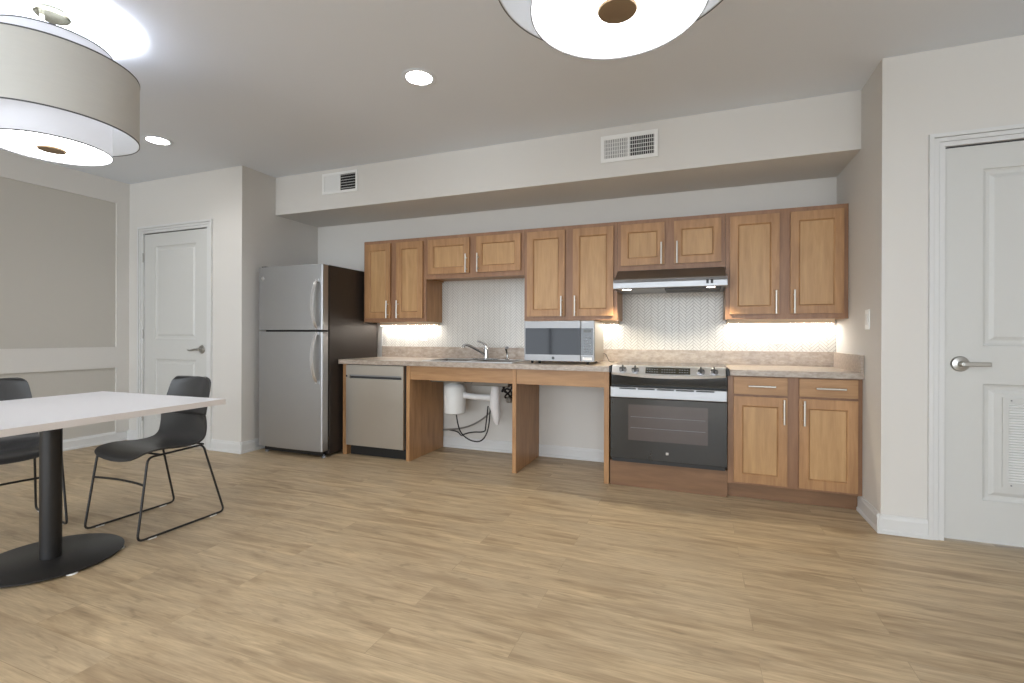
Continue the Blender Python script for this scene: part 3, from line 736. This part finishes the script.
oo = ow.build('oven_window', M['ovenwin'], od)
for z in (.425, .50): B(.150, .630, -.6568, -.6563, z, z + .003).build('oven_rack', M['btn'], oo)
bd = MB().box(.383, .400, -.6565, -.6551, .256, .273).build('badge', M['chrome'], od)

# ---------------------------------------------------------------- hood
t_ = thing('range_hood', (.383, -.25, 1.39), 'stainless steel range hood with two lit lamps under the short wall cabinet', 'range hood')
hp = [(-.010, 1.405), (-.010, 1.5505), (-.325, 1.5505), (-.335, 1.545), (-.490, 1.470), (-.490, 1.405)]
hb = MB().prism([(-.010, 1.412), (-.010, 1.5500), (-.330, 1.5500), (-.492, 1.468), (-.492, 1.412)], .010, .757).build('hood_body', M['hoodtop'], t_, bevel=.002)
fr = MB().prism([(-.494, 1.462), (-.500, 1.462), (-.508, 1.440), (-.508, 1.402), (-.500, 1.394), (-.4935, 1.394)], .003, .768)
fo = fr.build('front_fascia', M['steel'], t_, bevel=.002)
for a, b in ((.0035, .0095), (.7575, .7675)): MB().prism([(-.020, 1.398), (-.020, 1.47), (-.46, 1.484), (-.4935, 1.464), (-.4935, 1.398)], a, b).build('side_cheek', M['steel'], t_)
B(.012, .755, -.488, -.02, 1.400, 1.4115).build('underside', M['steel'], t_)
for x in (.095, .665): MB().lathe([(0, 0), (.030, 0), (.032, .004), (.028, .006), (0, .006)], (x, -.455, 1.3995), (0, 0, -1), 24).build('hood_lamp', M['hoodlens'], t_)
B(.36, .73, -.47, -.20, 1.388, 1.3993).build('grease_filter', M['darkgrey'], t_)
for x in (.634, .662): B(x, x + .016, -.5105, -.5078, 1.418, 1.446).build('rocker_switch', M['black'], fo)

# ---------------------------------------------------------------- microwave
mx0, mx1, my0, my1, mz0, mz1 = -.686, -.134, -.500, -.105, .862, 1.170
t_ = thing('microwave', ((mx0 + mx1) / 2, -.3, ZT), 'stainless countertop microwave under the middle tall wall cabinet', 'microwave')
B(mx0 + .003, mx1 - .003, my0 + .030, my1, mz0, mz1 - .002).build('housing', M['steelw'], t_, bevel=.004)
sx = -.236
md = B(mx0, sx - .002, my0, my0 + .0295, mz0, mz1).build('door', M['steelmw'], t_, bevel=.003)
B(mx0 + .010, sx - .004, my0 - .0015, my0 - .0002, mz0 + .050, mz1 - .055).build('door_window', M['mwglass'], md)
cpn = B(sx, mx1, my0, my0 + .0295, mz0, mz1).build('control_panel', M['steelmw'], t_, bevel=.003)
kp = B(sx + .001, mx1 - .010, my0 - .0015, my0 - .0002, mz0 + .052, mz1 - .057).build('keypad', M['blackgloss'], cpn)
k = MB()
for i in range(3):
    for j in range(6): k.box(sx + .022 + i * .021, sx + .036 + i * .021, my0 - .0022, my0 - .0014, mz0 + .068 + j * .021, mz0 + .078 + j * .021)
k.build('keys', M['btn'], kp, weld=False)
B(sx + .020, mx1 - .024, my0 - .0022, my0 - .0014, mz1 - .088, mz1 - .068).build('clock_display', M['display'], kp)
B(sx + .012, mx1 - .018, my0 - .0015, my0 - .0002, mz0 + .012, mz0 + .034).build('open_button', M['white'], cpn, bevel=.0005)
MB().lathe([(0, 0), (.011, 0), (.011, .0015), (0, .002)], ((mx0 + sx) / 2 + .01, my0 - .0002, mz0 + .024), (0, -1, 0), 20).build('badge', M['darkgrey'], md)
for x in (mx0 + .05, mx0 + .11, mx1 - .06):
    for y in ((my0 + .05, my1 - .04) if x != mx0 + .11 else (my0 + .05,)):
        MB().lathe([(0, 0), (.010, 0), (.012, .021), (0, .021)], (x, y, ZT + .0005), (0, 0, 1), 12).build('foot', M['black'], t_)
tag(MB().tube([(mx1 - .02, my1 + .004, .91), (-.125, -.085, .912), (-.115, -.06, .88), (-.10, -.06, .850), (-.08, -.12, .8445), (-.05, -.10, .8445), (-.06, -.05, .8445)], .0028, 8, smooth_path=2).build('power_cord', M['darkgrey'], origin=(-.05, -.05, ZT), smooth=True), 'thin dark power cord curling on the counter behind the microwave', 'cord')

# ---------------------------------------------------------------- outlets, switch
def plate(cx, cz, label, cat, hw=.035, hh=.058):
    t_ = thing('wall_outlet', (cx, -.010, cz), label, cat)
    B(cx - hw, cx + hw, -.0165, -.0107, cz - hh, cz + hh).build('cover_plate', M['white'], t_, bevel=.0015)
    for s in (-1, 1):
        sk = B(cx - .017, cx + .017, -.0185, -.0167, cz + s * .024 - .014, cz + s * .024 + .014).build('socket', M['white'], t_, bevel=.001)
        ss = MB()
        for dx_ in (-.007, .007): ss.box(cx + dx_ - .0012, cx + dx_ + .0012, -.0189, -.0184, cz + s * .024 - .004, cz + s * .024 + .006)
        ss.build('slots', M['darkgrey'], sk)
plate(-1.887, 1.062, 'white outlet plate on the tiles below the cabinet beside the refrigerator', 'outlet')
plate(1.142, 1.062, 'white outlet plate on the brightly lit tiles above the drawer cabinet', 'outlet')
t_ = thing('light_switch', (XR, -.69, 1.157), 'white rocker light switch on the side wall beside the wall cabinets', 'switch')
B(XR - .0062, XR - .0004, -.725, -.655, 1.099, 1.215).build('cover_plate', M['white'], t_, bevel=.0015)
B(XR - .0095, XR - .0064, -.706, -.674, 1.124, 1.190).build('rocker', M['trim'], t_, bevel=.001)

# ---------------------------------------------------------------- air vents on the bulkhead
def vent(x0, x1, z0, z1, label, kind):
    t_ = thing('air_vent', ((x0 + x1) / 2, YB, (z0 + z1) / 2), label, 'vent')
    b = .026 if kind == 'grid' else .022; y0 = YB - .010; y1 = YB - .0005; xm = (x0 + x1) / 2 + (.0 if kind == 'grid' else .0)
    f = MB(); f.box(x0, x0 + b, y0, y1, z0, z1); f.box(x1 - b, x1, y0, y1, z0, z1)
    f.box(x0 + b, x1 - b, y0, y1, z0, z0 + b); f.box(x0 + b, x1 - b, y0, y1, z1 - b, z1); f.box(xm - .007, xm + .007, y0, y1, z0 + b, z1 - b)
    f.build('frame', M['white'], t_, weld=False)
    B(x0 + b, x1 - b, y1 - .0012, y1 - .0002, z0 + b, z1 - b).build('duct_opening', M['void'], t_)
    for s, (a, c) in enumerate(((x0 + b, xm - .007), (xm + .007, x1 - b))):
        g = MB()
        if kind == 'grid':
            n = 13 if s == 0 else 13
            for i in range(n):
                x = a + (c - a) * (i + .5) / n; tl = -.0020 if s == 0 else .0015
                g.prism([(x - .0022 + tl, y0 + .002), (x + .0004 + tl, y0 + .002), (x + .0022 - tl, y1 - .002), (x - .0004 - tl, y1 - .002)], z0 + b, z1 - b, 'z')
            for i in range(5):
                z = z0 + b + (z1 - z0 - 2 * b) * (i + .5) / 5 + .012; g.box(a, c, y0 + .0035, y0 + .0055, z - .002, z + .002)
        elif s == 0:
            n = 12
            for i in range(n):
                z = z0 + b + (z1 - z0 - 2 * b) * (i + .5) / n
                g.prism([(y0 + .003, z - .0062), (y0 + .004, z - .0066), (y1 - .002, z + .0060), (y1 - .003, z + .0066)], a, c)
        else:
            n = 6
            for i in range(n):
                z = z0 + b + (z1 - z0 - 2 * b) * (i + .7) / n
                g.prism([(y0 + .003, z - .0022), (y0 + .003, z + .0012), (y1 - .002, z + .0030), (y1 - .002, z - .0002)], a, c)
        g.build('louver_bank', M['white'], t_, weld=False)
vent(-.080, .318, 2.310, 2.501, 'larger white air vent with a fine grid, above the range hood end', 'grid')
vent(-2.632, -2.238, 2.338, 2.526, 'smaller-looking white air vent with one dark louvred half, above the refrigerator', 'slat')

# ---------------------------------------------------------------- recessed downlights
def downlight(x, y, label, group='recessed ceiling downlights'):
    t_ = thing('recessed_downlight', (x, y, H), label, 'light', group)
    MB().lathe([(.074, -.0012), (.100, -.0012), (.101, -.003), (.094, -.006), (.076, -.004), (.074, -.0012)], (x, y, H), (0, 0, 1), 40).build('trim_ring', M['ceil'], t_)
    MB().lathe([(0, -.0045), (.070, -.0045), (.0735, -.003), (.0735, -.0012), (0, -.0012)], (x, y, H), (0, 0, 1), 40).build('lens', M['led'], t_)
downlight(-.944, -1.625, 'round recessed downlight in the ceiling in front of the wall cabinets')
downlight(-3.335, -1.552, 'round recessed downlight in the ceiling between the table lamp and the white door')

# ---------------------------------------------------------------- drum lamps
def drum_lamp(x, y, label, k_=1.0):
    t_ = thing('drum_ceiling_lamp', (x, y, H), label, 'ceiling lamp', 'double drum ceiling lamps')
    MB().lathe([(0, 0), (.060, 0), (.066, -.006), (.066, -.018), (.060, -.024), (0, -.024)], (x, y, H), (0, 0, 1), 36).build('canopy', M['canopy'], t_)
    MB().lathe([(0, -.020), (.009, -.020), (.009, -.60), (0, -.60)], (x - .02, y - .03, H), (0, 0, 1), 12).build('stem', M['white'], t_)
    def shell(r, z0, z1, k=.002):
        return MB().lathe([(r, z0), (r, z1), (r - k, z1), (r - k, z0)], (x, y, 0), (0, 0, 1), 96, closed=True)
    ri, ro = .2195 * k_, .325 * (1 + (k_ - 1) * .3)
    def rim(r, z, par):
        return MB().lathe([(r - .0005, z - .003), (r + .0014, z - .003), (r + .0014, z + .003), (r - .0005, z + .003)], (x, y, 0), (0, 0, 1), 96, closed=True).build('shade_rim', M['rim'], par)
    ins = shell(ri, 1.922, 2.405).build('inner_shade', M['shadein'], t_)
    rim(ri, 1.9225, ins); rim(ri, 2.4045, ins)
    MB().lathe([(0, 1.926), (ri - .0035, 1.926), (ri - .0035, 1.930), (0, 1.930)], (x, y, 0), (0, 0, 1), 72).build('diffuser', M['diffuser'], t_)
    MB().lathe([(0, 1.912), (.030, 1.912), (.050, 1.915), (.053, 1.920), (.045, 1.9255), (0, 1.9255)], (x, y, 0), (0, 0, 1), 40).build('finial', M['bronze'], t_)
    outs = shell(ro, 2.010, 2.312).build('outer_shade', M['shadeout'], t_)
    rim(ro, 2.0105, outs); rim(ro, 2.3115, outs)
    lining = MB().lathe([(ro - .0025, 2.011), (ro - .0025, 2.311), (ro - .0035, 2.311), (ro - .0035, 2.011)], (x, y, 0), (0, 0, 1), 96, closed=True).build('shade_lining', M['white'], outs)
    sp = MB()
    for k in range(3):
        a = k * 2 * PI / 3 + .5
        sp.tube([(x, y, 2.12), (x + (ro - .003) * math.cos(a), y + (ro - .003) * math.sin(a), 2.12)], .003, 6)
    sp.build('spider_arm', M['nickel'], t_, weld=False)
    L = bpy.data.lights.new('bulb', 'POINT'); L.energy = LAMP_W; L.color = (.92, .96, 1); L.shadow_soft_size = .04
    lo = bpy.data.objects.new('bulb', L); COL.objects.link(lo); lo.location = (x + .05, y, 2.17)
LAMP_W = 24
drum_lamp(-2.247, -2.722, 'double drum ceiling lamp hanging over the white table')
drum_lamp(.376, -2.765, 'double drum ceiling lamp cut off by the top edge, over the open floor', 1.04)
drum_lamp(-2.247, -5.7, 'double drum ceiling lamp added for fill, unseen behind the viewer on the table side')  # unseen lamp added behind the camera for ambient fill
drum_lamp(.376, -5.7, 'double drum ceiling lamp added for fill, unseen behind the viewer on the doorway side')  # second unseen lamp, likewise added for ambient fill

# ---------------------------------------------------------------- table
tc = Vector((-2.222, -2.722, 0)); ang = math.radians(1.8)
t_ = thing('pedestal_table', (0, 0, 0), 'square white table on a black round pedestal base under the drum lamp', 'table')
hw = .488
tp = MB().box(-hw + .0015, hw - .0015, -hw + .0015, hw - .0015, .690, .7175).build('tabletop', M['tabletop'], t_, bevel=.001)
eb = MB(); 
for s in (-1, 1):
    eb.box(s * hw, s * (hw - .0014), -hw, hw, .690, .7172); eb.box(-hw, hw, s * hw, s * (hw - .0014), .690, .7172)
eb.build('edge_band', M['tableedge'], tp, weld=False)
co = MB().lathe([(0, .012), (.040, .012), (.040, .680), (0, .680)], (-.022, 0, 0), (0, 0, 1), 36).build('column', M['powder'], t_)
MB().lathe([(0, .0), (.266, .0), (.270, .003), (.270, .007), (.266, .010), (0, .010)], (-.022, 0, .006), (0, 0, 1), 72).build('base_plate', M['powder'], t_)
MB().box(-.25, .21, -.04, .04, .6795, .6898).build('mounting_plate', M['powder'], t_, bevel=.002)
gl = MB()
for a in range(6):
    gl.lathe([(0, 0), (.022, 0), (.022, .006), (0, .006)], (-.022 + .252 * math.cos(a * PI / 3 - .2), .252 * math.sin(a * PI / 3 - .2), 0), (0, 0, 1), 14)
gl.build('floor_glide', M['white'], t_, weld=False)
t_.location = tc; t_.rotation_euler = (0, 0, ang)

# ---------------------------------------------------------------- chairs (own space: sitter faces -Y, origin on the floor)
def shell_surface(fn, nu, nv, thick):
    m = MB(); P = [[Vector(fn(i / nu, j / nv)) for j in range(nv + 1)] for i in range(nu + 1)]
    N = []
    for i in range(nu + 1):
        row = []
        for j in range(nv + 1):
            a = P[min(i + 1, nu)][j] - P[max(i - 1, 0)][j]; b = P[i][min(j + 1, nv)] - P[i][max(j - 1, 0)]
            row.append(a.cross(b).normalized())
        N.append(row)
    top = [[m.add([P[i][j] + N[i][j] * thick / 2]) for j in range(nv + 1)] for i in range(nu + 1)]
    bot = [[m.add([P[i][j] - N[i][j] * thick / 2]) for j in range(nv + 1)] for i in range(nu + 1)]
    for i in range(nu):
        for j in range(nv):
            m.face((top[i][j], top[i + 1][j], top[i + 1][j + 1], top[i][j + 1]), True)
            m.face((bot[i][j], bot[i][j + 1], bot[i + 1][j + 1], bot[i + 1][j]), True)
    for i in range(nu):
        m.face((top[i][0], bot[i][0], bot[i + 1][0], top[i + 1][0])); m.face((top[i][nv], top[i + 1][nv], bot[i + 1][nv], bot[i][nv]))
    for j in range(nv):
        m.face((top[0][j], top[0][j + 1], bot[0][j + 1], bot[0][j])); m.face((top[nu][j], bot[nu][j], bot[nu][j + 1], top[nu][j + 1]))
    return m
def spline(pts, u):
    n = len(pts) - 1; k = min(int(u * n), n - 1); t = u * n - k
    p = [Vector(pts[max(0, min(n, k + d))]) for d in (-1, 0, 1, 2)]
    return .5 * ((2 * p[1]) + (-p[0] + p[2]) * t + (2 * p[0] - 5 * p[1] + 4 * p[2] - p[3]) * t * t + (-p[0] + 3 * p[1] - 3 * p[2] + p[3]) * t ** 3)
# side profile (y, z) with half width
SEATP = [(-.205, .392, .125), (-.198, .412, .172), (-.165, .431, .194), (-.10, .438, .203), (-.03, .432, .204), (.04, .426, .203), (.11, .432, .200), (.155, .456, .198), (.178, .496, .196), (.192, .540, .192), (.200, .576, .188)]
BACKP = [(.204, .592, .187), (.215, .640, .183), (.228, .690, .178), (.241, .740, .172), (.250, .775, .164), (.254, .792, .148), (.256, .800, .123)]
def sheet(pts, curve):
    def fn(u, v):
        p = spline(pts, u); s = 2 * v - 1
        x = s * p[2]
        return (x, p[0] - curve(u) * s * s, p[1] + (0.012 * s * s if curve is SC_ else 0))
    return fn
def SC_(u): return .0 + .045 * max(0, (u - .62) / .38)
def make_chair(label):
    t_ = thing('dining_chair', (0, 0, 0), label, 'chair', None)
    shell_surface(sheet(SEATP, SC_), 40, 16, .009).build('seat', M['chair'], t_, smooth=True, weld=False)
    shell_surface(sheet(BACKP, lambda u: .045), 22, 16, .009).build('backrest', M['chair'], t_, smooth=True, weld=False)
    jn = shell_surface(lambda u, v: ((2 * v - 1) * .180, .2015 - .043 * (2 * v - 1) ** 2 + .005, .568 + .034 * u), 2, 12, .004).build('back_joint', M['black'], t_, smooth=True, weld=False)
    r_ = .0058
    def rounded(pts, rad):
        out = []; n = len(pts); V = [Vector(p) for p in pts]
        for i in range(n):
            a, b, c = V[(i - 1) % n], V[i], V[(i + 1) % n]
            d1 = (a - b).normalized(); d2 = (c - b).normalized()
            for k in range(5):
                q = k / 4; s = b + d1 * rad * (1 - q) ** 2 + d2 * rad * q ** 2
                out.append(s)
        return out
    for s in (-1, 1):
        xf, xt = s * .216, s * .205
        loop = rounded([(xf, -.222, r_ + .003), (xf, .256, r_ + .003), (xt * .88, .150, .421), (xt, -.165, .420)], .030)
        loop.append(loop[0])
        MB().tube(loop, r_, 8).build('sled_frame', M['powder'], t_, smooth=True, weld=False)
        gl = MB()
        for y in (-.15, .185): gl.box(xf - .006, xf + .006, y - .02, y + .02, 0, .006)
        gl.build('glide', M['white'], t_, weld=False)
    MB().tube([(-.208, -.186, .283), (-.12, -.172, .283), (0, -.165, .283), (.12, -.172, .283), (.208, -.186, .283)], r_, 8, smooth_path=1).build('front_brace', M['powder'], t_, smooth=True)
    MB().tube([(-.182, .150, .424), (.182, .150, .424)], r_, 8).build('rear_crossbar', M['powder'], t_, smooth=True)
    MB().tube([(-.200, -.10, .421), (.200, -.10, .421)], r_, 8).build('front_crossbar', M['powder'], t_, smooth=True)
    return t_
def copy_tree(o, parent=None):
    c = o.copy(); COL.objects.link(c)
    if parent is not None: c.parent = parent
    for ch in o.children: copy_tree(ch, c)
    return c
c1 = make_chair('dark grey shell chair on a black sled frame at the table side facing the panelled door')
c2 = copy_tree(c1)
c1.location = (-2.270, -2.243, 0)
c2.location = (-2.912, -2.632, 0); c2.rotation_euler = (0, 0, math.radians(80.5))
c1['label'] = 'dark grey shell chair on black sled frame tucked at the table end facing the refrigerator'
c2['label'] = 'dark grey shell chair on the panelled wall side of the table, cut off'
for c in (c1, c2): c['group'] = 'chairs at the white table'

# ---------------------------------------------------------------- light
def area(name, loc, rot, sx_, sy_, w_, col):
    L = bpy.data.lights.new(name, 'AREA'); L.shape = 'RECTANGLE'; L.size = sx_; L.size_y = sy_; L.energy = w_; L.color = col
    o = bpy.data.objects.new(name, L); COL.objects.link(o); o.location = loc; o.rotation_euler = rot; return o
for i, (a, b) in enumerate(wx):
    area('window_daylight', ((a + b) / 2, YN - .14, (wz[0] + wz[1]) / 2), (PI / 2, 0, 0), b - a, wz[1] - wz[0], (85, 100)[i], (.86, .93, 1.0))
def spot(x, y, w_):
    L = bpy.data.lights.new('downlight_beam', 'SPOT'); L.energy = w_; L.spot_size = math.radians(140); L.spot_blend = .8; L.shadow_soft_size = .06; L.color = (1, .97, .93)
    o = bpy.data.objects.new('downlight_beam', L); COL.objects.link(o); o.location = (x, y, H - .02)
for x, y, w_ in ((-.944, -1.625, 34), (-3.335, -1.552, 9)): spot(x, y, w_)
for i, y in enumerate((-4.6, -6.6)):  # extra downlights added out of view to brighten the room
    for x in (-3.3, -.944, 1.6):
        downlight(x, y, 'round recessed downlight added for fill, unseen in the ceiling behind the viewer'); spot(x, y, 24)
for x in (.095, .665):
    L = bpy.data.lights.new('hood_beam', 'SPOT'); L.energy = 13; L.spot_size = math.radians(125); L.spot_blend = .5; L.shadow_soft_size = .012; L.color = (1, .88, .66)
    o = bpy.data.objects.new('hood_beam', L); COL.objects.link(o); o.location = (x, -.455, 1.385)

W = bpy.data.worlds.new('daylight'); SC.world = W; W.use_nodes = True
W.node_tree.nodes['Background'].inputs[0].default_value = (.85, .93, 1, 1); W.node_tree.nodes['Background'].inputs[1].default_value = 1.2

# ---------------------------------------------------------------- camera
f_px, yaw, roll = 481.65, math.radians(21.002), math.radians(.2007)
cam = bpy.data.cameras.new('camera'); co_ = bpy.data.objects.new('camera', cam); COL.objects.link(co_)
rt = Vector((math.cos(yaw), math.sin(yaw), 0)); up = Vector((0, 0, 1)); fw = Vector((-math.sin(yaw), math.cos(yaw), 0))
r2 = rt * math.cos(roll) + up * math.sin(roll); u2 = -rt * math.sin(roll) + up * math.cos(roll)
mw = Matrix((r2, u2, -fw)).transposed().to_4x4(); mw.translation = (.5757, -4.0544, 1.057)
co_.matrix_world = mw
cam.sensor_fit = 'HORIZONTAL'; cam.sensor_width = 36; cam.lens = f_px / 1024 * 36
cam.shift_y = -(341.5 - 335.55) / 1024
cam.clip_start = .05
SC.camera = co_
for o in bpy.data.objects:
    if '_o' in o: del o['_o']
vs = SC.view_settings
vs.view_transform = 'Standard'; vs.look = 'None'; vs.gamma = 1; vs.exposure = 0.48; vs.use_curve_mapping = False
